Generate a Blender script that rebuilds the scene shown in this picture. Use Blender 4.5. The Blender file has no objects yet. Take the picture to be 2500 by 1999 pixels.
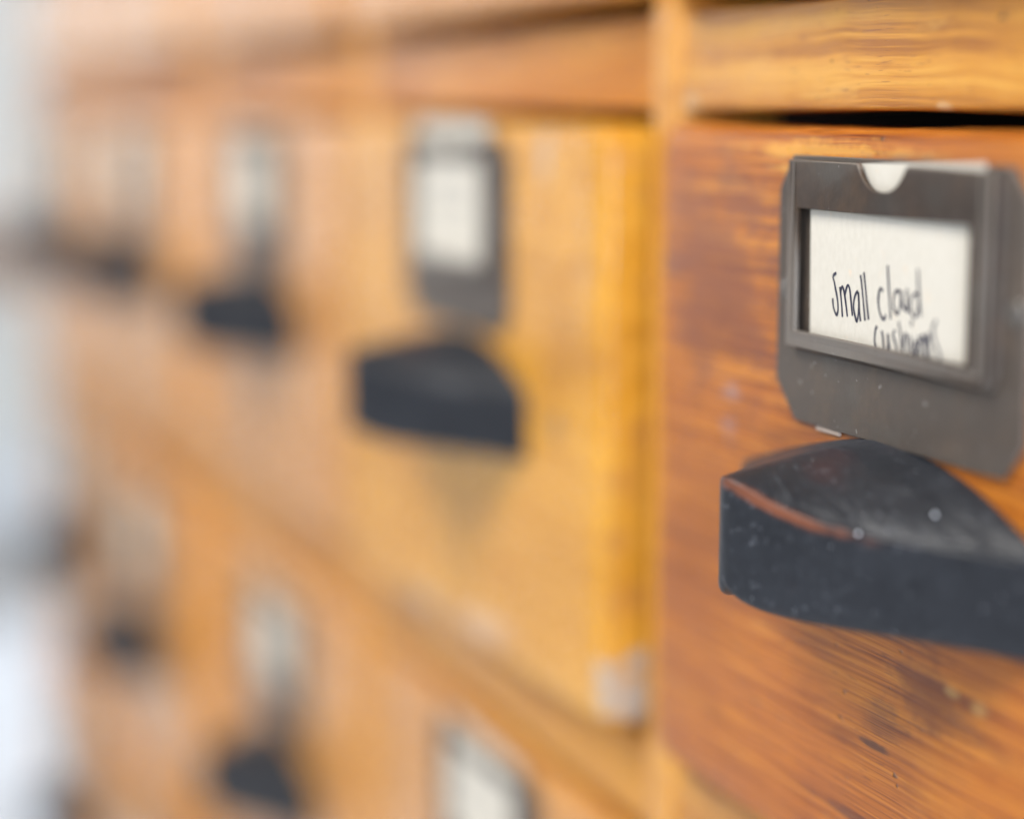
import bpy, bmesh, math, random
from mathutils import Vector, Matrix, noise

# ------------------------------------------------------------------ camera, world, lamps, exposure
scene = bpy.context.scene
MM = 0.001
EYE = 0.500            # eye height above the floor (m)
LENS_PX, IMG_W = 4400.0, 2156.0
PITCH = math.atan(632.0 / LENS_PX)
YAW = math.atan(1728.0 * math.cos(PITCH) / LENS_PX)
cam_d = bpy.data.cameras.new('camera')
cam = bpy.data.objects.new('camera', cam_d)
scene.collection.objects.link(cam)
A = Vector((-math.cos(YAW) * math.cos(PITCH), math.sin(YAW) * math.cos(PITCH), -math.sin(PITCH)))
Rr = Vector((math.sin(YAW), math.cos(YAW), 0))
Uu = Rr.cross(A)
m = Matrix((Rr, Uu, -A)).transposed().to_4x4()
m.translation = Vector((0, -0.178, EYE))
cam.matrix_world = m
cam_d.sensor_width = 36.0
cam_d.lens = 36.0 * LENS_PX / IMG_W
cam_d.clip_start = 0.01
cam_d.clip_end = 50
cam_d.dof.use_dof = True
cam_d.dof.focus_distance = 0.334
cam_d.dof.aperture_fstop = cam_d.lens / 20.0
scene.camera = cam

world = bpy.data.worlds.new('World')
scene.world = world
world.use_nodes = True
bg = world.node_tree.nodes['Background']
bg.inputs['Color'].default_value = (0.97, 0.97, 1.0, 1)
bg.inputs['Strength'].default_value = 0.22

def area(name, loc, target, size, power, color, sy=None):
    l = bpy.data.lights.new(name, 'AREA')
    l.energy = power
    l.color = color
    l.size = size
    if sy:
        l.shape = 'RECTANGLE'; l.size_y = sy
    o = bpy.data.objects.new(name, l)
    scene.collection.objects.link(o)
    o.location = loc
    o.rotation_euler = (Vector(target) - Vector(loc)).to_track_quat('-Z', 'Y').to_euler()
    return o
area('ceiling_light', (-0.45, -1.00, 1.75), (-0.45, -0.02, 0.45), 0.75, 27, (1.0, 0.96, 0.90))
area('far_floor_fill', (-2.1, 0.30, 1.25), (-2.1, 0.30, 0), 0.4, 15, (0.88, 0.93, 1.0))  # added fill lamp that brightens the far floor, not a real fitting
area('side_daylight', (1.5, -0.62, 0.80), (-0.35, 0, 0.43), 0.7, 40, (0.76, 0.86, 1.0))

vs = scene.view_settings
vs.view_transform = 'Standard'; vs.look = 'None'; vs.exposure = 0.08; vs.gamma = 1.0
scene.cycles.use_denoising = True
scene.cycles.max_bounces = 4
scene.cycles.diffuse_bounces = 2
scene.cycles.glossy_bounces = 2
scene.cycles.use_adaptive_sampling = True
scene.cycles.adaptive_threshold = 0.04
scene.cycles.caustics_reflective = False
scene.cycles.caustics_refractive = False
scene.cycles.sample_clamp_indirect = 6.0

# ------------------------------------------------------------------ helpers
C = scene.collection
def obj(name, mesh, parent=None, mat=None):
    o = bpy.data.objects.new(name, mesh)
    C.objects.link(o)
    if parent: o.parent = parent
    if mat is not None and len(mesh.materials) == 0: mesh.materials.append(mat)
    return o
def empty(name, loc, label=None, cat=None, group=None, rot=(0, 0, 0)):
    o = bpy.data.objects.new(name, None)
    o.empty_display_size = 0.02
    C.objects.link(o); o.location = loc; o.rotation_euler = rot
    if label: o['label'] = label
    if cat: o['category'] = cat
    if group: o['group'] = group
    return o
def bm_mesh(name, bm, smooth=False):
    me = bpy.data.meshes.new(name)
    bmesh.ops.recalc_face_normals(bm, faces=bm.faces[:])
    bm.to_mesh(me); bm.free()
    if smooth:
        for p in me.polygons: p.use_smooth = True
    return me
def box_bm(x0, x1, y0, y1, z0, z1, r=0.0, seg=3, bm=None):
    """box in mm with rounded edges"""
    b = bmesh.new()
    bmesh.ops.create_cube(b, size=1.0)
    for v in b.verts:
        v.co = Vector(((x0 + x1) / 2 + v.co.x * (x1 - x0), (y0 + y1) / 2 + v.co.y * (y1 - y0), (z0 + z1) / 2 + v.co.z * (z1 - z0))) * MM
    if r > 0:
        bmesh.ops.bevel(b, geom=b.edges[:], offset=r * MM, segments=seg, profile=0.5, affect='EDGES')
    return b
def box(name, x0, x1, y0, y1, z0, z1, r=0.0, seg=3, smooth=True):
    return bm_mesh(name, box_bm(x0, x1, y0, y1, z0, z1, r, seg), smooth and r > 0)
def curve_mesh(name, loops, extrude, bevel, res=2):
    """filled flat outline (mm, x-z) with holes, thickness along y; returns a mesh"""
    cu = bpy.data.curves.new(name + '_tmp', 'CURVE')
    cu.dimensions = '2D'; cu.fill_mode = 'BOTH'
    cu.extrude = extrude * MM; cu.bevel_depth = bevel * MM; cu.bevel_resolution = res
    for lp in loops:
        sp = cu.splines.new('POLY'); sp.points.add(len(lp) - 1); sp.use_cyclic_u = True
        for p, q in zip(sp.points, lp): p.co = (q[0] * MM, q[1] * MM, 0, 1)
    o = bpy.data.objects.new(name + '_tmp', cu)
    C.objects.link(o)
    bpy.context.view_layer.update()
    dg = bpy.context.evaluated_depsgraph_get()
    me = bpy.data.meshes.new_from_object(o.evaluated_get(dg))
    me.name = name
    bpy.data.objects.remove(o); bpy.data.curves.remove(cu)
    # curve plane x-y -> x-z, thickness along y
    me.transform(Matrix.Rotation(math.radians(90), 4, 'X'))
    me.materials.clear()
    return me

# ------------------------------------------------------------------ materials
def nodes(mat):
    mat.use_nodes = True
    nt = mat.node_tree
    return nt, nt.nodes, nt.links, nt.nodes['Principled BSDF']
def ramp(N, stops, interp='LINEAR'):
    r = N.new('ShaderNodeValToRGB'); cr = r.color_ramp; cr.interpolation = interp
    while len(cr.elements) > 1: cr.elements.remove(cr.elements[-1])
    cr.elements[0].position, cr.elements[0].color = stops[0][0], (*stops[0][1], 1)
    for p, c in stops[1:]:
        e = cr.elements.new(p); e.color = (*c, 1)
    return r
def math_n(N, L, op, a, b=None, clamp=False):
    n = N.new('ShaderNodeMath'); n.operation = op; n.use_clamp = clamp
    for i, v in enumerate((a, b)):
        if v is None: continue
        if isinstance(v, (int, float)): n.inputs[i].default_value = v
        else: L.new(v, n.inputs[i])
    return n.outputs[0]
def mixc(N, L, fac, a, b, mode='MIX'):
    n = N.new('ShaderNodeMix'); n.data_type = 'RGBA'; n.blend_type = mode
    for s, v in ((n.inputs[0], fac), (n.inputs[6], a), (n.inputs[7], b)):
        if isinstance(v, (int, float)): s.default_value = v
        elif isinstance(v, tuple): s.default_value = (*v, 1) if len(v) == 3 else v
        else: L.new(v, s)
    return n.outputs[2]
def noise_n(N, L, vec, scale3, detail=4, rough=0.55, loc=(0, 0, 0), dist=0.0, rot=(0, 0, 0)):
    mp = N.new('ShaderNodeMapping'); mp.inputs['Scale'].default_value = scale3; mp.inputs['Location'].default_value = loc
    mp.inputs['Rotation'].default_value = rot
    L.new(vec, mp.inputs['Vector'])
    n = N.new('ShaderNodeTexNoise'); n.inputs['Scale'].default_value = 1.0
    n.inputs['Detail'].default_value = detail; n.inputs['Roughness'].default_value = rough; n.inputs['Distortion'].default_value = dist
    L.new(mp.outputs[0], n.inputs['Vector'])
    return n.outputs['Fac']
def smooth_step(N, L, v, lo, hi):
    n = N.new('ShaderNodeMapRange'); n.interpolation_type = 'SMOOTHSTEP'
    n.inputs['From Min'].default_value = lo; n.inputs['From Max'].default_value = hi
    L.new(v, n.inputs['Value'])
    return n.outputs['Result']

def wood(name, dark, mid, light, axis='X', rough=0.33, contrast=1.0, stain=(0.10, 0.035, 0.02), stain_amt=0.5, worn=(0.72, 0.36, 0.10),
         spots=(), tint=True, spec=0.5, wave=1.0, lite=False, fine=None, coat=0.0, worn_amt=.55):
    mat = bpy.data.materials.new(name)
    nt, N, L, P = nodes(mat)
    tc = N.new('ShaderNodeTexCoord'); oi = N.new('ShaderNodeObjectInfo')
    off = N.new('ShaderNodeVectorMath'); off.operation = 'MULTIPLY_ADD'
    off.inputs[1].default_value = (3.1, 5.7, 2.3); L.new(tc.outputs['Object'], off.inputs[2])
    cmb = N.new('ShaderNodeCombineXYZ')
    for i in range(3): L.new(oi.outputs['Random'], cmb.inputs[i])
    L.new(cmb.outputs[0], off.inputs[0])
    base = off.outputs[0]
    # gentle waviness of the grain
    wn = N.new('ShaderNodeTexNoise'); wn.inputs['Scale'].default_value = 22; wn.inputs['Detail'].default_value = 2
    L.new(base, wn.inputs['Vector'])
    sub = N.new('ShaderNodeVectorMath'); sub.operation = 'SUBTRACT'; L.new(wn.outputs['Color'], sub.inputs[0]); sub.inputs[1].default_value = (.5, .5, .5)
    wv = N.new('ShaderNodeVectorMath'); wv.operation = 'MULTIPLY_ADD'; L.new(sub.outputs[0], wv.inputs[0])
    k = 0.007 * wave
    wv.inputs[1].default_value = (0.002, k, k) if axis == 'X' else (k, k, 0.002)
    L.new(base, wv.inputs[2]); vec = wv.outputs[0]
    sw = (lambda a, b, c: (a, b, c)) if axis == 'X' else (lambda a, b, c: (c, b, a))
    dt = 1 if lite else 3
    g1 = noise_n(N, L, vec, sw(4, 80, 190), dt, .6)
    g2 = noise_n(N, L, vec, sw(11, 300, 900), dt, .65, (3, 1, 7))
    bl2 = noise_n(N, L, base, (75, 75, 130), dt, .7, (8, 4, 3))
    if lite:
        g3 = g2; bl = noise_n(N, L, base, (30, 30, 34), 2, .62, (5, 2, 1))
    else:
        g3 = noise_n(N, L, vec, sw(28, 900, 2600), 2, .6, (1, 9, 2))
        bl = noise_n(N, L, base, (30, 30, 34), 3, .62, (5, 2, 1))
    wt = fine if fine else (.34, .26, .10, .22, .08)
    v = math_n(N, L, 'MULTIPLY', g1, wt[0])
    v = math_n(N, L, 'ADD', v, math_n(N, L, 'MULTIPLY', g2, wt[1]))
    v = math_n(N, L, 'ADD', v, math_n(N, L, 'MULTIPLY', g3, wt[2]))
    v = math_n(N, L, 'ADD', v, math_n(N, L, 'MULTIPLY', bl, wt[3]))
    v = math_n(N, L, 'ADD', v, math_n(N, L, 'MULTIPLY', bl2, wt[4]))
    h = .17 / contrast
    rp = ramp(N, [(.5 - h, dark), (.5, mid), (.5 + h, light)])
    L.new(v, rp.inputs[0]); col = rp.outputs[0]
    # old varnish stains along the grain
    st = bl2 if lite else noise_n(N, L, vec, sw(22, 90, 120), 4, .68, (2, 6, 4))
    col = mixc(N, L, math_n(N, L, 'MULTIPLY', smooth_step(N, L, st, .52, .72), stain_amt), col, stain)
    dent = None
    if not lite:
        # rubbed lighter patches
        wp = noise_n(N, L, vec, sw(28, 60, 150), 4, .7, (9, 3, 8))
        col = mixc(N, L, math_n(N, L, 'MULTIPLY', smooth_step(N, L, wp, .58, .72), worn_amt), col, worn)
        # small dark dents and specks
        sp = noise_n(N, L, base, sw(190, 300, 420), 2, .6, (4, 4, 9))
        dent = smooth_step(N, L, sp, .68, .75)
        po = noise_n(N, L, vec, sw(170, 2000, 2300), 1, .5, (7, 7, 2))
        col = mixc(N, L, math_n(N, L, 'MULTIPLY', smooth_step(N, L, po, .66, .74), .5), col, stain)
        col = mixc(N, L, math_n(N, L, 'MULTIPLY', dent, .75), col, (.035, .018, .018))
    # individual worn and toned spots, some painting glare: (x, y, z mm in object space, radius x/z mm, colour, strength)
    for (sx, sy, sz, rx, rz, c, amt) in spots:
        mp = N.new('ShaderNodeMapping'); mp.vector_type = 'POINT'
        mp.inputs['Scale'].default_value = (1 / (rx * MM), 1 / (max(rx, rz) * 3 * MM), 1 / (rz * MM))
        mp.inputs['Location'].default_value = (-sx / rx, -sy / (max(rx, rz) * 3), -sz / rz)
        L.new(tc.outputs['Object'], mp.inputs['Vector'])
        ln = N.new('ShaderNodeVectorMath'); ln.operation = 'LENGTH'; L.new(mp.outputs[0], ln.inputs[0])
        d = math_n(N, L, 'ADD', ln.outputs['Value'], math_n(N, L, 'MULTIPLY', math_n(N, L, 'SUBTRACT', bl2, .5), 2.2))
        d = math_n(N, L, 'ADD', d, math_n(N, L, 'MULTIPLY', math_n(N, L, 'SUBTRACT', g2, .5), 1.2))
        f = smooth_step(N, L, d, 1.05, .35)
        col = mixc(N, L, math_n(N, L, 'MULTIPLY', f, amt), col, c)
    if tint:
        col = mixc(N, L, 1.0, col, oi.outputs['Color'], 'MULTIPLY')
    L.new(col, P.inputs['Base Color'])
    ro = math_n(N, L, 'ADD', math_n(N, L, 'MULTIPLY', bl2, .22), rough - .11)
    ro = math_n(N, L, 'ADD', ro, math_n(N, L, 'MULTIPLY', math_n(N, L, 'SUBTRACT', st, .5), .25))
    L.new(ro, P.inputs['Roughness'])
    P.inputs['Specular IOR Level'].default_value = spec
    P.inputs['Coat Weight'].default_value = coat; P.inputs['Coat Roughness'].default_value = .22
    b = N.new('ShaderNodeBump'); b.inputs['Strength'].default_value = .35; b.inputs['Distance'].default_value = .0006
    hh = math_n(N, L, 'ADD', math_n(N, L, 'MULTIPLY', g2, .6), math_n(N, L, 'MULTIPLY', g3, .3))
    if dent is not None: hh = math_n(N, L, 'SUBTRACT', hh, math_n(N, L, 'MULTIPLY', dent, .8))
    hh = math_n(N, L, 'ADD', hh, math_n(N, L, 'MULTIPLY', bl, 1.2))
    L.new(hh, b.inputs['Height']); L.new(b.outputs[0], P.inputs['Normal'])
    return mat

PALE = (.44, .39, .35); BLACKISH = (.03, .018, .02); YEL = (.85, .42, .08)
M_HERO = wood('varnished_orange_wood', (.21, .048, .007), (.45, .128, .011), (.63, .23, .024), rough=.34, contrast=1.5, wave=.3, worn_amt=.28, spec=.36, fine=(.10, .38, .36, .10, .06), stain=(.14, .036, .014), stain_amt=.42,
    worn=(.70, .31, .055), tint=False, spots=[
        (-30, 0, 120.5, 34, 2.0, (.80, .38, .05), .75), (-34, 0, 117.0, 13, 1.6, (.82, .40, .06), .75), (10, 0, 117.5, 30, 1.0, (.74, .32, .05), .6), (-14, 0, 118.5, 26, 2.2, (.17, .07, .05), .7),
        (-64, 0, 96, 30, 26, (.16, .052, .034), .55), (-72, 0, 40, 26, 40, (.30, .085, .012), .35), (-6, 0, 32, 9, 4, BLACKISH, .35), (-8, 0, 26, 5, .9, BLACKISH, .7),  # first spot: purple-brown upper left, glare tone put into the colour
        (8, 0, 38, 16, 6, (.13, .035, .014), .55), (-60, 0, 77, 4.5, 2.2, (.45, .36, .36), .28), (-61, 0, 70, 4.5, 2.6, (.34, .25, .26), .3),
        (14, 0, 41, 2.2, 1.4, (.70, .42, .13), .4), (21, 0, 40, 2.4, 1.6, (.70, .42, .13), .4), (26, 0, 1, 40, 3.0, (.80, .44, .10), .7),
        (10, 0, 9, 30, 1.6, (.78, .42, .10), .6), (-4, 0, 12, 26, 1.2, (.14, .045, .02), .8),
        (-91, 0, 50, 1.6, 14, (.42, .05, .025), .8), (-91, 0, 20, 1.6, 9, (.45, .05, .03), .8), (-91, 0, 78, 1.6, 9, (.36, .06, .04), .7)])
M_GOLD = wood('golden_frame_wood', (.40, .145, .017), (.64, .275, .032), (.78, .40, .066), rough=.42, contrast=1.7, fine=(.28, .36, .14, .16, .06), stain=(.27, .085, .025), stain_amt=.55,
    worn=(.80, .46, .11), tint=True)
M_GOLD_NEAR = wood('golden_frame_wood_chipped', (.40, .145, .017), (.64, .275, .032), (.78, .40, .066), rough=.42, contrast=1.7, fine=(.28, .36, .14, .16, .06), stain=(.27, .085, .025), stain_amt=.55,
    worn=(.80, .46, .11), tint=True, spots=[
        (-89, 0, 1.2, 4.0, 2.6, (.72, .52, .30), .6), (-1.5, 0, .6, 3.0, 1.2, (.74, .52, .28), .55)])
M_GOLDV = wood('golden_post_wood', (.50, .21, .038), (.68, .31, .055), (.80, .42, .10), axis='Z', rough=.40, contrast=1.0, stain=(.34, .12, .035), stain_amt=.4, worn=(.86, .50, .16), tint=True, lite=True)
M_TAN = wood('honey_drawer_wood', (.46, .20, .035), (.62, .29, .060), (.74, .39, .10), rough=.29, coat=.12, contrast=.9, fine=(.25, .15, .05, .40, .15), stain=(.42, .165, .05), stain_amt=.45, worn=(.82, .50, .20), lite=True)
M_TAN2 = wood('honey_drawer_wood_worn', (.46, .19, .018), (.66, .30, .030), (.78, .39, .055), rough=.30, coat=.0, spec=.4, contrast=1.0, fine=(.25, .15, .05, .40, .15), stain=(.46, .19, .05), stain_amt=.5, worn=(.84, .50, .18), lite=True, spots=[
        (60, 0, 117, 3.5, 6, PALE, .6), (66, 0, 59, 4, 6, (.30, .20, .12), .7), (56, 0, 62, 5, 4, (.42, .24, .10), .4), (91, 9, 8, 5, 9, PALE, .95),
        (82, 0, 95, 5, 14, (.60, .33, .12), .4), (20, 0, 6, 30, 5, (.62, .45, .36), .5), (-20, 0, 3, 14, 4, PALE, .6)])  # wide beige spot along the lower edge paints glare into the colour
M_BOX = wood('plain_box_wood', (.34, .19, .08), (.48, .29, .13), (.58, .38, .20), rough=.6, tint=False, stain_amt=.2, lite=True)

def plain(name, col, rough=.6, metal=0.0, bump=0.0, bscale=300, var=.15, spec=.5):
    mat = bpy.data.materials.new(name)
    nt, N, L, P = nodes(mat)
    tc = N.new('ShaderNodeTexCoord')
    n1 = noise_n(N, L, tc.outputs['Object'], (bscale,) * 3, 5, .6)
    c = mixc(N, L, n1, tuple(x * (1 - var) for x in col), tuple(min(1, x * (1 + var)) for x in col))
    L.new(c, P.inputs['Base Color'])
    P.inputs['Roughness'].default_value = rough; P.inputs['Metallic'].default_value = metal
    P.inputs['Specular IOR Level'].default_value = spec
    if bump:
        b = N.new('ShaderNodeBump'); b.inputs['Strength'].default_value = bump; b.inputs['Distance'].default_value = .0003
        L.new(n1, b.inputs['Height']); L.new(b.outputs[0], P.inputs['Normal'])
    return mat

def metal_mat():
    mat = bpy.data.materials.new('aged_bronze')
    nt, N, L, P = nodes(mat)
    tc = N.new('ShaderNodeTexCoord'); o = tc.outputs['Object']
    a = noise_n(N, L, o, (90, 90, 90), 6, .65)
    b = noise_n(N, L, o, (420, 420, 420), 5, .6, (3, 3, 3))
    c2 = noise_n(N, L, o, (45, 45, 60), 4, .6, (7, 1, 3))
    rp = ramp(N, [(.30, (.030, .018, .011)), (.5, (.055, .034, .022)), (.72, (.108, .064, .034))])
    L.new(math_n(N, L, 'ADD', math_n(N, L, 'MULTIPLY', a, .7), math_n(N, L, 'MULTIPLY', b, .3)), rp.inputs[0])
    col = mixc(N, L, math_n(N, L, 'MULTIPLY', smooth_step(N, L, c2, .52, .68), .45), rp.outputs[0], (.078, .072, .060))
    sp = noise_n(N, L, o, (700, 700, 700), 2, .5, (1, 6, 2))
    col = mixc(N, L, math_n(N, L, 'MULTIPLY', smooth_step(N, L, sp, .70, .75), .5), col, (.42, .40, .38))
    geo = N.new('ShaderNodeNewGeometry')
    edge = smooth_step(N, L, geo.outputs['Pointiness'], .515, .56)
    col = mixc(N, L, math_n(N, L, 'MULTIPLY', edge, .55), col, (.34, .30, .26))
    L.new(col, P.inputs['Base Color'])
    P.inputs['Metallic'].default_value = .35
    L.new(math_n(N, L, 'ADD', math_n(N, L, 'MULTIPLY', a, .3), .36), P.inputs['Roughness'])
    bp = N.new('ShaderNodeBump'); bp.inputs['Strength'].default_value = .25; bp.inputs['Distance'].default_value = .0003
    L.new(math_n(N, L, 'ADD', a, b), bp.inputs['Height']); L.new(bp.outputs[0], P.inputs['Normal'])
    return mat
M_METAL = metal_mat()

def pull_mat():
    mat = bpy.data.materials.new('worn_black_lacquer')
    nt, N, L, P = nodes(mat)
    tc = N.new('ShaderNodeTexCoord'); o = tc.outputs['Object']
    a = noise_n(N, L, o, (120, 120, 120), 5, .6)
    b = noise_n(N, L, o, (700, 700, 700), 4, .6, (2, 2, 5))
    big = noise_n(N, L, o, (38, 60, 60), 3, .5, (4, 1, 1))
    rp = ramp(N, [(.3, (.015, .016, .019)), (.6, (.025, .027, .032)), (.8, (.046, .048, .055))])
    L.new(math_n(N, L, 'ADD', math_n(N, L, 'MULTIPLY', a, .6), math_n(N, L, 'MULTIPLY', b, .4)), rp.inputs[0])
    at = N.new('ShaderNodeAttribute'); at.attribute_name = 'wear'
    w = math_n(N, L, 'ADD', at.outputs['Fac'], math_n(N, L, 'MULTIPLY', math_n(N, L, 'SUBTRACT', a, .5), 1.5))
    w = math_n(N, L, 'MULTIPLY', smooth_step(N, L, w, .35, .85), at.outputs['Fac'], True)
    col = mixc(N, L, w, rp.outputs[0], (.21, .070, .034))
    red = smooth_step(N, L, big, .55, .75)
    col = mixc(N, L, math_n(N, L, 'MULTIPLY', red, .35), col, (.075, .022, .018))
    # dust lying on the lacquer
    dust = smooth_step(N, L, b, .60, .74)
    col = mixc(N, L, math_n(N, L, 'MULTIPLY', dust, .22), col, (.32, .33, .36))
    spk = noise_n(N, L, o, (1300, 1300, 1300), 1, .5, (6, 3, 1))
    col = mixc(N, L, math_n(N, L, 'MULTIPLY', smooth_step(N, L, spk, .79, .815), .6), col, (.62, .64, .68))
    L.new(col, P.inputs['Base Color'])
    L.new(math_n(N, L, 'ADD', math_n(N, L, 'MULTIPLY', a, .22), .30), P.inputs['Roughness'])
    P.inputs['Specular IOR Level'].default_value = .28
    P.inputs['Sheen Weight'].default_value = .04
    P.inputs['Sheen Roughness'].default_value = .45
    P.inputs['Sheen Tint'].default_value = (.75, .82, 1, 1)
    bp = N.new('ShaderNodeBump'); bp.inputs['Strength'].default_value = .45; bp.inputs['Distance'].default_value = .0016
    wvy = noise_n(N, L, o, (70, 170, 60), 3, .55, (9, 2, 6), .8)
    L.new(math_n(N, L, 'ADD', math_n(N, L, 'ADD', big, wvy), math_n(N, L, 'MULTIPLY', b, .10)), bp.inputs['Height']); L.new(bp.outputs[0], P.inputs['Normal'])
    return mat
M_PULL = pull_mat()

def card_mat():
    mat = bpy.data.materials.new('cream_card')
    nt, N, L, P = nodes(mat)
    tc = N.new('ShaderNodeTexCoord'); o = tc.outputs['Object']
    a = noise_n(N, L, o, (900, 900, 500), 5, .65)
    b = noise_n(N, L, o, (260, 260, 260), 4, .7, (3, 5, 1))
    c = mixc(N, L, a, (.61, .56, .47), (.75, .70, .61))
    c = mixc(N, L, math_n(N, L, 'MULTIPLY', smooth_step(N, L, b, .58, .72), .35), c, (.84, .62, .42))
    L.new(c, P.inputs['Base Color']); P.inputs['Roughness'].default_value = .85; P.inputs['Specular IOR Level'].default_value = .2
    bp = N.new('ShaderNodeBump'); bp.inputs['Strength'].default_value = .25; bp.inputs['Distance'].default_value = .0002
    L.new(a, bp.inputs['Height']); L.new(bp.outputs[0], P.inputs['Normal'])
    return mat
M_CARD = card_mat()
M_INK = plain('blue_black_ink', (.022, .020, .045), .5, var=.3, bscale=900)
M_INKG = plain('faded_grey_ink', (.30, .31, .32), .6, var=.3, bscale=900)
M_DARK = plain('dark_inside_wood', (.05, .03, .02), .8, var=.3, bscale=60)
M_WALL = plain('pale_plaster', (.70, .70, .66), .9, var=.03, bscale=8)
M_FLOOR = plain('pale_floor', (.68, .72, .77), .35, var=.04, bscale=6)
M_BENCH = wood('brown_bench_wood', (.16, .07, .03), (.27, .13, .055), (.36, .19, .09), rough=.5, tint=False, lite=True)
M_WHITE = plain('white_painted_wood', (.80, .80, .82), .5, var=.03, bscale=30)
M_DUST_GLINT = plain('pale_dust_glint', (.85, .88, .92), .5, var=.05)

def pane_mat():
    mat = bpy.data.materials.new('daylit_pane')
    nt, N, L, P = nodes(mat)
    tc = N.new('ShaderNodeTexCoord')
    n1 = noise_n(N, L, tc.outputs['Object'], (2.2, 2.2, 2.2), 2, .5)
    c = mixc(N, L, smooth_step(N, L, n1, .35, .65), (.80, .88, 1.0), (1.0, .99, .96))
    L.new(c, P.inputs['Emission Color']); P.inputs['Emission Strength'].default_value = 1.15
    P.inputs['Base Color'].default_value = (.5, .5, .5, 1); P.inputs['Roughness'].default_value = .1
    return mat
M_PANE = pane_mat()
M_PIN = plain('bright_pin_metal', (.20, .18, .16), .35, .7, var=.2, bscale=500)
M_SHIM = plain('grey_paper', (.45, .36, .30), .8, var=.1)
FLECKS = ((21, -15.9, 65.5, .28), (27, -6.8, 68.8, .30))

# ------------------------------------------------------------------ the setting
CELL, STILE = 197.5, 12.5            # column pitch and post width (mm)
ROW, RAIL = 148.0, 18.7              # row pitch and rail height (mm)
ZE = EYE * 1000.0                    # eye height in mm: all heights below are measured from the eye
X_ST = [-374.0 + CELL - CELL * k for k in range(6)]          # post centres, first one at the near end
NCOL, ROWS = 5, (-1, 0, 1, 2)
def open_top(r): return -0.3 - ROW * r
Z_TOP = open_top(-1) + RAIL
Z_BOT = open_top(3) + 0.0
BASE_Z = -ZE

bm = bmesh.new()
bmesh.ops.create_grid(bm, x_segments=8, y_segments=8, size=1.0)
for v in bm.verts: v.co = Vector((-1.2 + v.co.x * 2.6, -1.0 + v.co.y * 2.6, 0))
fl = obj('floor', bm_mesh('floor', bm), None, M_FLOOR); fl['kind'] = 'structure'
bm = bmesh.new()
for (y0, y1, z0, z1) in ((-3400, -2250, 0, 2400), (-100, 1600, 0, 2400), (-2250, -100, 1750, 2400), (-2250, -100, 0, 60)):
    t_ = box('t', -3300, -3200, y0, y1, z0, z1); bm.from_mesh(t_); bpy.data.meshes.remove(t_)
w = obj('wall', bm_mesh('wall', bm), None, M_WALL); w['kind'] = 'structure'
win = empty('tall_window', (-3.25, -1.175, 0.06), 'tall bright window with white glazing bars in the pale wall', 'window')
for (y0, y1, z0, z1) in ((-1075, 1075, 0.5, 60), (-1075, 1075, 1630, 1689), (-1074, -1015, 60.5, 1629), (1015, 1074, 60.5, 1629)):
    obj('window_frame', box('window_frame', -30, 40, y0, y1, z0, z1, 2), win, M_WHITE)
bars_y = (-508, 0, 508); bars_z = (430, 830, 1230)
for y in bars_y: obj('glazing_bar', box('glazing_bar', -18, 22, y - 14, y + 14, 60.5, 1629, 2), win, M_WHITE)
for zz in bars_z: obj('glazing_bar', box('glazing_bar', -15, 26, -1014.5, 1014.5, zz - 14, zz + 14, 2), win, M_WHITE)
ys = [-1015] + list(bars_y) + [1015]; zs = [60] + list(bars_z) + [1630]
for i in range(4):
    for j in range(4):
        obj('pane', box('pane', -6, -2, ys[i] + 1, ys[i + 1] - 1, zs[j] + 1, zs[j + 1] - 1), win, M_PANE)

# ------------------------------------------------------------------ the cabinet carcass
cab = empty('drawer_cabinet', (-0.775, 0.17, 0), 'honey coloured wooden cabinet frame of posts and rails holding the rows of drawers', 'cabinet')
def cab_part(name, mesh, mat, tint=None):
    o = obj(name, mesh, cab, mat); o.matrix_parent_inverse = Matrix.Translation(-cab.location)
    if tint: o.color = (*tint, 1)
    return o
def z(h): return ZE + h                                       # height relative to the eye -> height above the floor
rnd = random.Random(7)
for k, xc in enumerate(X_ST):
    wid = STILE / 2 + (2 if k in (0, 5) else 0)
    me = box('post', -wid, wid, -0.4, 22, 0, z(Z_TOP) - 40, 0.9)
    o = cab_part('post', me, M_GOLDV, (1.0, rnd.uniform(.95, 1.02), rnd.uniform(.9, 1.0)))
    o.location = (xc * MM, 0, 40 * MM)
for c in range(NCOL):
    xl, xr = X_ST[c + 1] + STILE / 2 + .15, X_ST[c] - STILE / 2 - .15
    for r in (-1, 0, 1, 2, 3):
        zb = open_top(r)
        me = bm_mesh('rail', box_bm(-(xr - xl) / 2, (xr - xl) / 2, 0.2, 22, 0, RAIL, 0.8), True)
        tint = (1.0, 1.0, 1.0) if c == 0 else ((.92, .80, .80) if r == 0 else (.95, .92, .85))
        o = cab_part('rail', me, M_GOLD_NEAR if (r, c) == (0, 0) else M_GOLD, tint)
        o.location = ((xl + xr) / 2 * MM, 0, z(zb) * MM)
# dust shelf behind every rail, side panels, back, top board and plinth close the box
x_l, x_r = X_ST[-1] - 8.5, X_ST[0] + 8.5
for r in (-1, 0, 1, 2, 3):
    o = cab_part('dust_shelf', box('dust_shelf', x_l + 18, x_r - 18, 22.2, 348, z(open_top(r)) + 3, z(open_top(r)) + RAIL - 3), M_DARK)
for k in range(1, 5):
    o = cab_part('divider', box('divider', X_ST[k] - 5, X_ST[k] + 5, 22.2, 348, z(Z_BOT), z(Z_TOP) - 1), M_DARK)
cab_part('side_panel', box('side_panel', x_l, x_l + 17.5, 22.3, 350, 0, z(Z_TOP), .8), M_GOLDV)
cab_part('side_panel', box('side_panel', x_r - 17.5, x_r, 22.3, 350, 0, z(Z_TOP), .8), M_GOLDV)
cab_part('back_panel', box('back_panel', x_l, x_r, 350.2, 358, 10, z(Z_TOP)), M_DARK)
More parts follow.
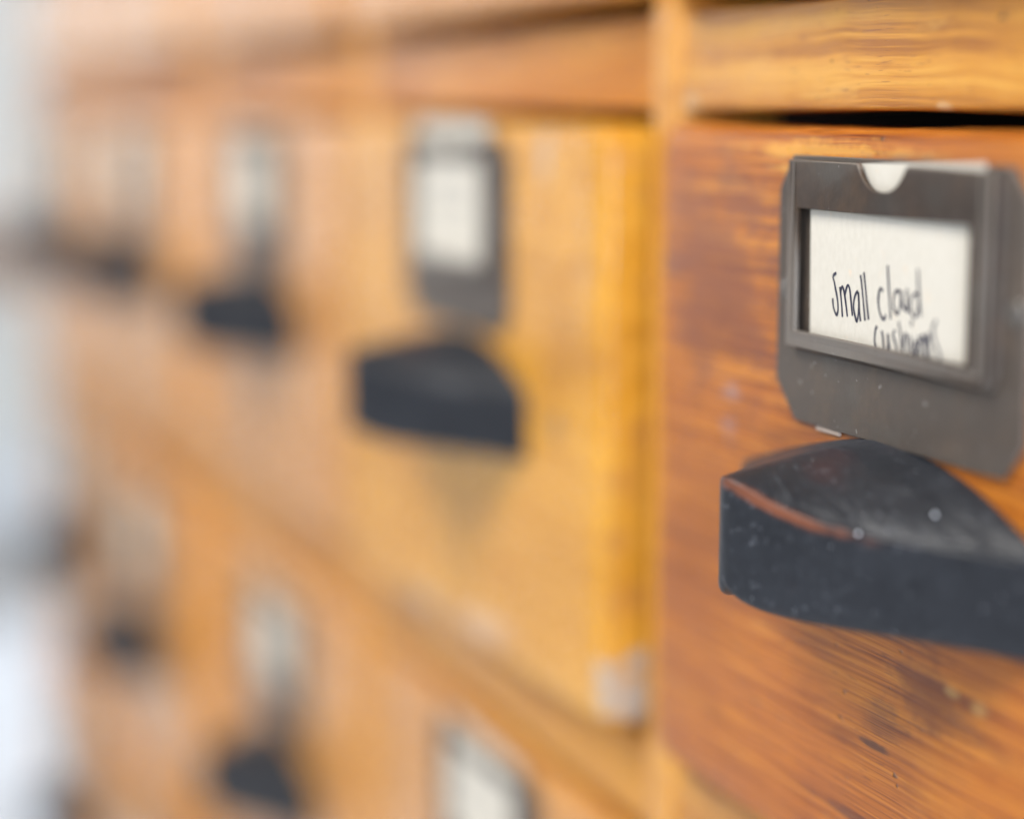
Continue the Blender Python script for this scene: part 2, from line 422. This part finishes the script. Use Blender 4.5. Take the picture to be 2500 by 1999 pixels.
cab_part('top_board', box('top_board', x_l - 12, x_r + 12, -14, 366, z(Z_TOP) + .3, z(Z_TOP) + 20, 2.5), M_GOLD)
cab_part('plinth', box('plinth', x_l + 18, x_r - 18, 4, 21.5, 0, z(Z_BOT) - .3, .8), M_GOLD)

# ------------------------------------------------------------------ drawer meshes (origin: front face plane, middle of width, bottom edge)
DW, DH, DT = 183.0, 124.5, 18.0
def front_panel_mesh(seed, wear, r=2.6):
    b = box_bm(-DW / 2, DW / 2, 0, DT, 0, DH, r, 4)
    # denser edges so that the corners can be knocked and worn
    long_e = [e for e in b.edges if e.calc_length() > 0.03]
    bmesh.ops.subdivide_edges(b, edges=long_e, cuts=26, use_grid_fill=True)
    for v in b.verts:
        x, y, zz = v.co / MM
        e = max(abs(x) - (DW / 2 - 4), 0) + max(abs(zz - DH / 2) - (DH / 2 - 4), 0)
        p = Vector((x * .045 + seed * 9.1, y * .1, zz * .045))
        n = noise.noise(p) + .5 * noise.noise(p * 3.1)
        f = min(1.0, e / 4.0) * wear
        cx, cz = math.copysign(1, x), math.copysign(1, zz - DH / 2)
        corner = max(0, 1 - math.hypot(DW / 2 - abs(x), DH / 2 - abs(zz - DH / 2)) / 9.0)
        d = f * (0.55 + n * .9) + corner * 1.2 * wear
        if abs(x) > DW / 2 - 6: v.co.x -= cx * max(0, d) * MM * .8
        if abs(zz - DH / 2) > DH / 2 - 6: v.co.z -= cz * max(0, d) * MM * .5
        if y < 4: v.co.y += (max(0, d) * .3 + .12 * noise.noise(Vector((x * .03, seed, zz * .05)))) * MM
    return bm_mesh('front_panel', b, True)

PULL_HW, PULL_OUT = 45.0, 28.2
def pull_mesh():
    # heights above the drawer's bottom edge
    nx = 72
    xs = []
    for i in range(nx + 1):
        s = -1 + 2 * i / nx
        xs.append(math.copysign(abs(s) ** 1.5, s) * PULL_HW)
    rows = []
    verts, wear = [], []
    def out(x): return max(.4, PULL_OUT * (1 - (math.sqrt(x * x + 1.6 ** 2) / 45.03) ** 1.07))
    def out_soft(x):
        q = math.sqrt(x * x + 64); return max(.4, PULL_OUT * (1 - ((q - 32 / q) / 45.03) ** 1.07))
    def zrim(x): return 127 - 62.5 + 10.2 * math.exp(-math.sqrt(x * x + 16) / 9.5)
    def zback(x): return 127 - 51.8 - 10.5 * (abs(x) / PULL_HW) ** (2.3 if x > 0 else 1.35)
    def zbot(x): return 127 - 76.8 + 3.4 * math.exp(-abs(x) / 3.5)
    prof = []
    for x in xs:
        o, zr, zk, zb = out(x), zrim(x), zback(x), zbot(x)
        pts = []
        NT = 14
        fade = 1 - (abs(x) / PULL_HW) ** 2
        for j in range(NT):
            t = j / NT
            ts = min(1.0, o * t / out_soft(x)); tq = ts + (t - ts) * t ** 3
            zz = zk + (zr - zk) * tq ** (1 + .45 * fade) - .3 * fade * math.sin(math.pi * t) * math.exp(-((x - 14) / 12.0) ** 2)
            pts.append((o * t * .985, zz, max(0, (t - .90) * 3) * .4))
        # softened ridge where the top meets the front
        rr = min(.8, o * .3)
        for j in range(5):
            a = math.pi / 2 * j / 4
            pts.append((o - rr + rr * math.sin(a), zr - rr + rr * math.cos(a), .55 + .1 * j))
        for q, wv in ((1.3, .9), (2.0, .55), (3.0, .05), (7, 0), (11, 0)):
            if zr - q > zb + 2.5: pts.append((o, zr - q, wv))
            else: pts.append((o, zb + 2.5, 0))
        rb = min(2.2, o * .4)
        for j in range(6):
            a = math.pi / 2 * j / 5
            pts.append((o - rb + rb * math.cos(a), zb + rb - rb * math.sin(a), 0.35 if j > 3 else 0))
        pts.append((0, zb, 0))
        prof.append(pts)
    n = len(prof[0])
    for i, x in enumerate(xs):
        for (oo, zz, wv) in prof[i]:
            verts.append((x * MM, -oo * MM, zz * MM))
            side = math.exp(-((x - 9) / 15.0) ** 2)
            wear.append(wv * (side if x > -6 else side * .7))
    faces = []
    for i in range(len(xs) - 1):
        for j in range(n - 1):
            a = i * n + j
            faces.append((a, a + 1, a + n + 1, a + n))
    faces.append(tuple(range(0, n))); faces.append(tuple(range((len(xs) - 1) * n, len(xs) * n)))
    me = bpy.data.meshes.new('pull'); me.from_pydata(verts, [], faces)
    bm = bmesh.new(); bm.from_mesh(me); bmesh.ops.recalc_face_normals(bm, faces=bm.faces[:]); bm.to_mesh(me); bm.free()
    at = me.attributes.new('wear', 'FLOAT', 'POINT')
    for i, wv in enumerate(wear): at.data[i].value = wv
    for p in me.polygons: p.use_smooth = True
    return me

# label holder: origin in its middle on the drawer face; x -36..36, z -22..22
def holder_meshes(tall=False):
    hw, hh = 36.0, 22.0
    octo = [(-hw, -hh + 6.2), (-hw + 6.5, -hh), (hw - 5, -hh), (hw, -hh + 5.4), (hw, hh - 5.4), (hw - 5, hh), (-hw + 4.5, hh), (-hw, hh - 5.6)]
    base = curve_mesh('base_plate', [octo], .28, .14, 2)
    base.transform(Matrix.Translation((0, -.45 * MM, 0)))
    # raised front sheet with window and thumb notch
    L_, R_, B_, T_ = -29.6, 28.6, -9.2, 21.2
    notch = []
    nd, nw, ncx = (2.6, 6.0, 0.0) if tall else (4.2, 7.3, -.6)
    for i in range(25):
        q = 1 - 2 * i / 24
        notch.append((ncx + nw * q, T_ - nd * (1 - abs(q) ** 2.7)))
    outer = [(L_, B_), (R_, B_), (R_, T_)] + notch + [(L_, T_)]
    wl, wr, wb, wt = -27.0, 24.0, -6.9, (17.6 if tall else 13.8)
    win = []
    for (cx, cz, a0) in ((wr - .8, wt - .8, 0), (wl + .5, wt - .5, 90), (wl + .5, wb + .5, 180), (wr - .8, wb + .8, 270)):
        rr = .8 if cx > 0 else .5
        for i in range(4):
            a = math.radians(a0 + 30 * i); win.append((cx + rr * math.cos(a), cz + rr * math.sin(a)))
    front = curve_mesh('front_frame', [outer, win], .25, .22, 2)
    front.transform(Matrix.Translation((0, -2.35 * MM, 0)))
    # rolled shoulder joining the raised sheet to the plate on three sides
    path = []
    rc = 2.0
    path.append((L_, T_, -1, 0))
    path.append((L_, B_ + rc, -1, 0))
    for i in range(1, 7):
        a = math.radians(180 + 90 * i / 6); path.append((L_ + rc + rc * math.cos(a), B_ + rc + rc * math.sin(a), math.cos(a), math.sin(a)))
    path.append((R_ - rc, B_, 0, -1))
    for i in range(1, 7):
        a = math.radians(270 + 90 * i / 6); path.append((R_ - rc + rc * math.cos(a), B_ + rc + rc * math.sin(a), math.cos(a), math.sin(a)))
    path.append((R_, T_, 1, 0))
    prof = []
    for j in range(9):
        a = math.pi / 2 * j / 8
        prof.append((-2.0 + 2.8 * math.sin(a), 2.93 - 2.13 * (1 - math.cos(a))))
    prof.append((1.0, .5))
    vs_, fs_ = [], []
    for (px, pz, nx_, nz_) in path:
        wdt = 1.9 if nx_ > .5 else (1.45 if nz_ < -.5 else 1.0)
        for (u, hgt) in prof:
            uu = u if u < 0 else u * wdt
            vs_.append(((px + nx_ * uu) * MM, -hgt * MM, (pz + nz_ * uu) * MM))
    n = len(prof)
    for i in range(len(path) - 1):
        for j in range(n - 1):
            a = i * n + j; fs_.append((a, a + 1, a + n + 1, a + n))
    sh = bpy.data.meshes.new('shoulder'); sh.from_pydata(vs_, [], fs_)
    for p in sh.polygons: p.use_smooth = True
    # pin
    b = bmesh.new()
    bmesh.ops.create_uvsphere(b, u_segments=16, v_segments=8, radius=2.0 * MM)
    for v in b.verts: v.co.y *= .35
    pin = bm_mesh('pin', b, True)
    return base, front, sh, pin

ME_BASE, ME_FRONT, ME_SHOULDER, ME_PIN = holder_meshes()
ME_FRONT_TALL = holder_meshes(True)[1]; ME_FRONT_TALL.materials.append(M_METAL)
ME_PULL = pull_mesh()
ME_PULL_CLEAN = pull_mesh()
for dv in ME_PULL_CLEAN.attributes['wear'].data: dv.value *= .12
ME_PIN.materials.append(M_PIN)
for me in (ME_BASE, ME_FRONT, ME_SHOULDER): me.materials.append(M_METAL)
ME_PULL.materials.append(M_PULL); ME_PULL_CLEAN.materials.append(M_PULL)
ME_PANEL = {'hero': front_panel_mesh(1, 1.0, 2.4), 'second': front_panel_mesh(2, .9, 2.8), 'a': front_panel_mesh(3, .7, 3.0), 'b': front_panel_mesh(4, .8, 3.0)}
ME_PANEL['hero'].materials.append(M_HERO); ME_PANEL['second'].materials.append(M_TAN2)
ME_PANEL['a'].materials.append(M_TAN); ME_PANEL['b'].materials.append(M_TAN)
ME_SIDE = box('side_board', -5, 5, DT + .2, 320, 4, 96, .5); ME_SIDE.materials.append(M_BOX)
ME_BACK = box('back_board', -77, 77, 308, 320, 4, 90, .5); ME_BACK.materials.append(M_BOX)
ME_BOTTOM = box('bottom_board', -77, 77, DT + .2, 307.8, 6, 11, .3); ME_BOTTOM.materials.append(M_BOX)

def add_drawer(panel, x, y, r, label, tint, dx_holder=0.0, dx_pull=0.0, dz_holder=0.0, dz_pull=0.0, roll=0.0, yaw=0.0):
    d = empty('index_drawer', (x * MM, y * MM, z(-127.0 - ROW * r) * MM), label, 'drawer', 'drawers of the wooden cabinet', (0, roll, yaw))
    o = obj('front_panel', ME_PANEL[panel], d); o.color = (*tint, 1)
    for s in (-1, 1):
        o = obj('side_board', ME_SIDE, d); o.location.x = s * 82 * MM
    obj('back_board', ME_BACK, d); obj('bottom_board', ME_BOTTOM, d)
    h = obj('label_holder', ME_BASE, d); h.location = (dx_holder * MM, 0, (97.5 + dz_holder) * MM)
    obj('front_frame', ME_FRONT if panel == 'hero' else ME_FRONT_TALL, h); obj('shoulder', ME_SHOULDER, h)
    for px, pz in ((-33.0, -.3), (33.2, 1.8)):
        p = obj('pin', ME_PIN, h); p.location = (px * MM, -.85 * MM, pz * MM)
    p = obj('pull', ME_PULL if panel == 'hero' else ME_PULL_CLEAN, d); p.location = (dx_pull * MM, 0, (dz_pull + (.5 if panel == 'hero' else 0)) * MM)
    return d

def add_card(drawer, dx, zc, w, hgt, label, tilt=0.0, ink=None, strokes=(), width=.50, yy=-1.45):
    """a paper card standing in the holder of a drawer"""
    b = bmesh.new()
    nx = 12
    # gentle bow so that the sheet is not perfectly flat
    g = []
    for side in (0, 1):
        rw = []
        for i in range(nx + 1):
            col = []
            for j in range(2):
                x = -w / 2 + w * i / nx
                yb = -.10 * math.sin(math.pi * i / nx) + (.22 if side else 0)
                col.append(b.verts.new((x * MM, yb * MM, (-hgt / 2 + hgt * j) * MM)))
            rw.append(col)
        g.append(rw)
    for i in range(nx):
        b.faces.new((g[0][i][0], g[0][i + 1][0], g[0][i + 1][1], g[0][i][1]))
        b.faces.new((g[1][i][0], g[1][i][1], g[1][i + 1][1], g[1][i + 1][0]))
        for j in (0, 1):
            b.faces.new((g[0][i][j], g[1][i][j], g[1][i + 1][j], g[0][i + 1][j]))
    for i in (0, nx): b.faces.new((g[0][i][0], g[0][i][1], g[1][i][1], g[1][i][0]))
    me = bm_mesh('label_card', b)
    o = obj('label_card', me, None, M_CARD)
    o['label'] = label; o['category'] = 'card'; o['group'] = 'cards in the label holders'
    loc = Vector(drawer.location)
    o.location = loc + Vector((dx * MM, yy * MM, zc * MM)); o.rotation_euler = (0, tilt, 0)
    if strokes:
        vs_, fs_ = [], []
        for st in strokes:
            pts = [Vector(p) for p in st]
            P_ = [pts[0]] + pts + [pts[-1]]
            line = []
            for k in range(1, len(P_) - 2):
                for q in range(6):
                    t = q / 6
                    a, b_, c_, d_ = P_[k - 1], P_[k], P_[k + 1], P_[k + 2]
                    line.append(.5 * ((2 * b_) + (c_ - a) * t + (2 * a - 5 * b_ + 4 * c_ - d_) * t * t + (3 * b_ - a - 3 * c_ + d_) * t ** 3))
            line.append(pts[-1])
            s0 = len(vs_)
            for k, p in enumerate(line):
                tg = (line[min(k + 1, len(line) - 1)] - line[max(k - 1, 0)])
                tg = tg.normalized() if tg.length > 1e-6 else Vector((0, 1))
                nn = Vector((-tg.y, tg.x)) * width / 2 * (.95 + .12 * math.sin(k * .3 + s0))
                for q in (p + nn, p - nn):
                    yb = -.10 * math.sin(math.pi * min(1, max(0, (q.x + w / 2) / w))) - .06
                    vs_.append((q.x * MM, yb * MM, q.y * MM))
            for k in range(len(line) - 1):
                a = s0 + 2 * k; fs_.append((a, a + 1, a + 3, a + 2))
        tm = bpy.data.meshes.new('handwriting'); tm.from_pydata(vs_, [], fs_)
        t = obj('handwriting', tm, o, ink)
    return o

TEXT = [[(-13.43,-25.67),(-14.26,-26.03),(-14.49,-26.42),(-14.09,-27.13),(-13.68,-28.2),(-13.14,-29.51),(-12.84,-30.83),(-12.87,-31.82),(-13.21,-32.4),(-13.76,-32.02),(-14.28,-31.2),(-14.49,-30.36),(-14.54,-29.81)],[(-12.25,-27.84),(-11.94,-29.29),(-11.64,-30.85),(-11.37,-32.6)],[(-12.09,-28.81),(-11.76,-27.99),(-11.41,-27.78),(-10.9,-28.59),(-10.34,-30.37),(-9.82,-32.46)],[(-10.75,-29.19),(-10.1,-27.8),(-9.64,-27.46),(-9.14,-28.09),(-8.7,-29.99),(-8.24,-32.26)],[(-6.55,-28.24),(-7.23,-28.66),(-7.77,-29.67),(-7.9,-30.89),(-7.42,-32.18),(-6.86,-33.04),(-6.49,-32.1),(-6.28,-30.39),(-6.47,-28.36),(-6.24,-29.78),(-6.05,-31.46),(-5.7,-32.93)],[(-5.85,-25.67),(-5.28,-27.9),(-4.83,-30.27),(-4.32,-32.74)],[(-4.83,-25.17),(-4.25,-27.82),(-3.79,-30.18),(-3.27,-32.52)],[(0.86,-27.89),(0.39,-27.4),(-0.15,-27.85),(-0.43,-29.06),(-0.25,-30.46),(0.36,-31.6),(1.18,-32.17),(1.61,-31.84),(1.81,-31.35)],[(2.22,-23.79),(2.49,-26.12),(2.87,-29.02),(3.28,-32.03)],[(5.91,-27.6),(4.82,-27.57),(4.1,-28.56),(4.06,-29.85),(4.54,-30.75),(5.21,-31.04),(5.82,-30.17),(6.19,-28.74),(5.91,-27.6)],[(6.12,-27.46),(6.4,-28.72),(6.78,-29.85),(7.45,-30.25),(7.86,-29.75),(7.83,-28.37),(7.72,-27.1),(7.92,-28.82),(8.12,-30.77)],[(10.95,-27.71),(9.79,-27.86),(8.98,-28.73),(8.83,-29.9),(9.3,-30.78),(10.07,-31.29),(10.78,-30.65),(11.13,-29.24),(11.05,-27.7)],[(10.76,-23.95),(11.0,-26.61),(11.32,-28.88),(11.75,-31.02)],[(9.14,-31.84),(9.39,-32.62)],[(-0.68,-33.35),(-1.11,-33.87),(-1.39,-35.09),(-1.35,-35.93),(-0.86,-36.83),(-0.26,-37.48),(0.2,-37.55)],[(0.7,-33.93),(1.09,-35.08),(1.38,-36.47),(1.98,-37.24),(2.6,-36.35),(2.51,-34.35),(2.79,-35.5),(3.19,-36.99)],[(4.57,-33.56),(4.05,-34.19),(4.19,-34.77),(4.78,-35.65),(5.28,-36.88),(4.76,-37.41)],[(5.6,-32.29),(5.99,-33.65),(6.39,-35.13),(6.82,-37.07)],[(6.84,-36.6),(7.14,-34.82),(7.53,-33.96),(7.99,-34.61),(8.44,-37.13)],[(8.82,-34.07),(9.21,-35.42),(9.62,-37.11)],[(10.35,-34.72),(9.97,-35.68),(10.47,-37.02),(10.94,-35.81),(10.56,-34.7)],[(11.17,-34.06),(11.43,-35.18),(11.85,-37.1)],[(11.56,-35.52),(12.1,-33.85),(12.66,-34.48),(13.11,-37.19)],[(13.15,-33.86),(13.34,-35.44),(13.59,-37.13)],[(13.37,-35.32),(13.96,-33.43),(14.34,-34.65),(14.78,-37.12)],[(16.02,-31.3),(15.25,-32.28),(15.2,-33.31),(15.78,-34.5),(16.56,-35.67),(17.13,-36.74),(16.74,-37.24)]]
X1, Y1 = -274.0, -6.0
col_x = [-274.0 - CELL * c for c in range(NCOL)]
row_name = {-1: 'top', 0: 'upper middle', 1: 'lower middle', 2: 'bottom'}
drawers = {}
T1 = (1, 1, 1)
drawers[0, 0] = add_drawer('hero', X1, Y1, 0, 'reddish orange varnished drawer nearest the camera, its card reading Small cloud cushions', T1, -5.5, -9.0, 0.0, 0.0, math.radians(.35), 0)
drawers[0, 0].location.z -= .4 * MM
for ch in drawers[0, 0].children:
    if ch.name.startswith('pull'): hero_pull = ch
    if ch.name.startswith('label_holder'): hero_holder = ch
def fleck_mesh(r):
    b = bmesh.new(); bmesh.ops.create_icosphere(b, subdivisions=2, radius=r * MM)
    for v in b.verts: v.co *= 1 + .25 * noise.noise(v.co * 3000)
    return bm_mesh('dust_glint', b, True)
for (fx, fy, fz, fr) in FLECKS:  # pale dust flecks modelled to stand in for bright glints
    o = obj('dust_glint', fleck_mesh(fr), hero_pull, M_DUST_GLINT); o.location = (fx * MM, fy * MM, fz * MM)
o = obj('paper_shim', box('paper_shim', -22.5, -15.0, -.62, -.12, -22.9, -20.5), hero_holder, M_SHIM)
drawers[0, 1] = add_drawer('second', col_x[1] - 1.5, -10.0, 0, 'yellow honey drawer beside the post, next to the reddish orange drawer', (1.0, 1.0, .95), 4.5, 5.0, 1.0)
tints = [(.98, .92, .86), (1.0, .95, .9), (.96, .9, .9), (1.0, .93, .82)]
ordn = ['first', 'second', 'third', 'fourth', 'fifth']
for r in ROWS:
    for c in range(NCOL):
        if (r, c) in drawers: continue
        lab = 'honey wood drawer, %s row, %s column from the near end' % (row_name[r], ordn[c])
        y = -8.0 + rnd.uniform(-1.6, 1.6)
        if (r, c) == (1, 1): y = -1.0
        if (r, c) in ((1, 2), (1, 4)): y = -2.5
        drawers[r, c] = add_drawer('a' if (r + c) % 2 else 'b', col_x[c], y, r, lab, (.97, .88, .62) if r == 1 else tints[(r * 3 + c) % 4], 0, 0, (1.0 if c == 1 else -5.0) if r == 1 else 0, -8.0 if r == 1 else 0, rnd.uniform(-.004, .004))  # lower middle row tinted deeper, shade and missing glare put into the colour

drawers[1, 1].location.z -= 1.6 * MM
# ------------------------------------------------------------------ cards
d = drawers[0, 0]
# the text was written in the middle of the holder: x from -281, heights from the eye
strokes = [[(p[0] - 0.4, p[1] + 127.4 - 104.4) for p in s] for s in TEXT]
add_card(d, -7.0 + 2.9, 104.4, 50.0, 29.6, 'cream card reading Small cloud cushions in the nearest label holder', math.radians(-1.5), M_INK,
         [[(x - 2.5, y) for x, y in s] for s in strokes])
def scribble(seed, w, lines):
    rr = random.Random(seed); out = []
    for (zz, x0, x1) in lines:
        x = x0
        pts = []
        while x < x1:
            pts.append((x, zz + rr.uniform(-1.6, 1.8))); x += rr.uniform(.7, 1.3)
        out.append(pts)
    return out
add_card(drawers[0, 1], 4.5, 107.6, 50.0, 33.0, 'white card poking above the label holder of the yellow honey drawer', 0.0, M_INKG, scribble(3, 50, [(1.5, -17, 16), (-3.5, -12, 12)]), .5)
for (r, c) in drawers:
    if r < 0 or (r == 0 and c < 2) or (r, c) in ((1, 0), (2, 0), (2, 1), (2, 2)): continue
    lab = 'blurred pale card, %s drawer row, %s column from the near end' % (row_name[r], ordn[c])
    add_card(drawers[r, c], rnd.uniform(-1, 1), ((106.0 if c == 1 else 100.0) if r == 1 else 105.0) + rnd.uniform(0, 1.2), 51.0, 31.0, lab, rnd.uniform(-.02, .02), M_INKG,
             scribble(r * 9 + c, 50, [(1.5, -17, 12)]), .5)

# ------------------------------------------------------------------ blurred things beyond the end of the cabinet
bench = empty('wooden_bench', (-2.25, 0.12, 0), 'brown wooden bench out of focus beyond the far end of the cabinet', 'bench')
o = obj('seat', box('seat', -190, 190, -420, 420, 335, 372, 4), bench, M_BENCH)
for sx in (-150, 150):
    for sy in (-370, 370):
        lg = obj('leg', box('leg', -20, 20, -20, 20, 0, 334.5, 3), bench, M_BENCH); lg.location = (sx * MM, sy * MM, 0)
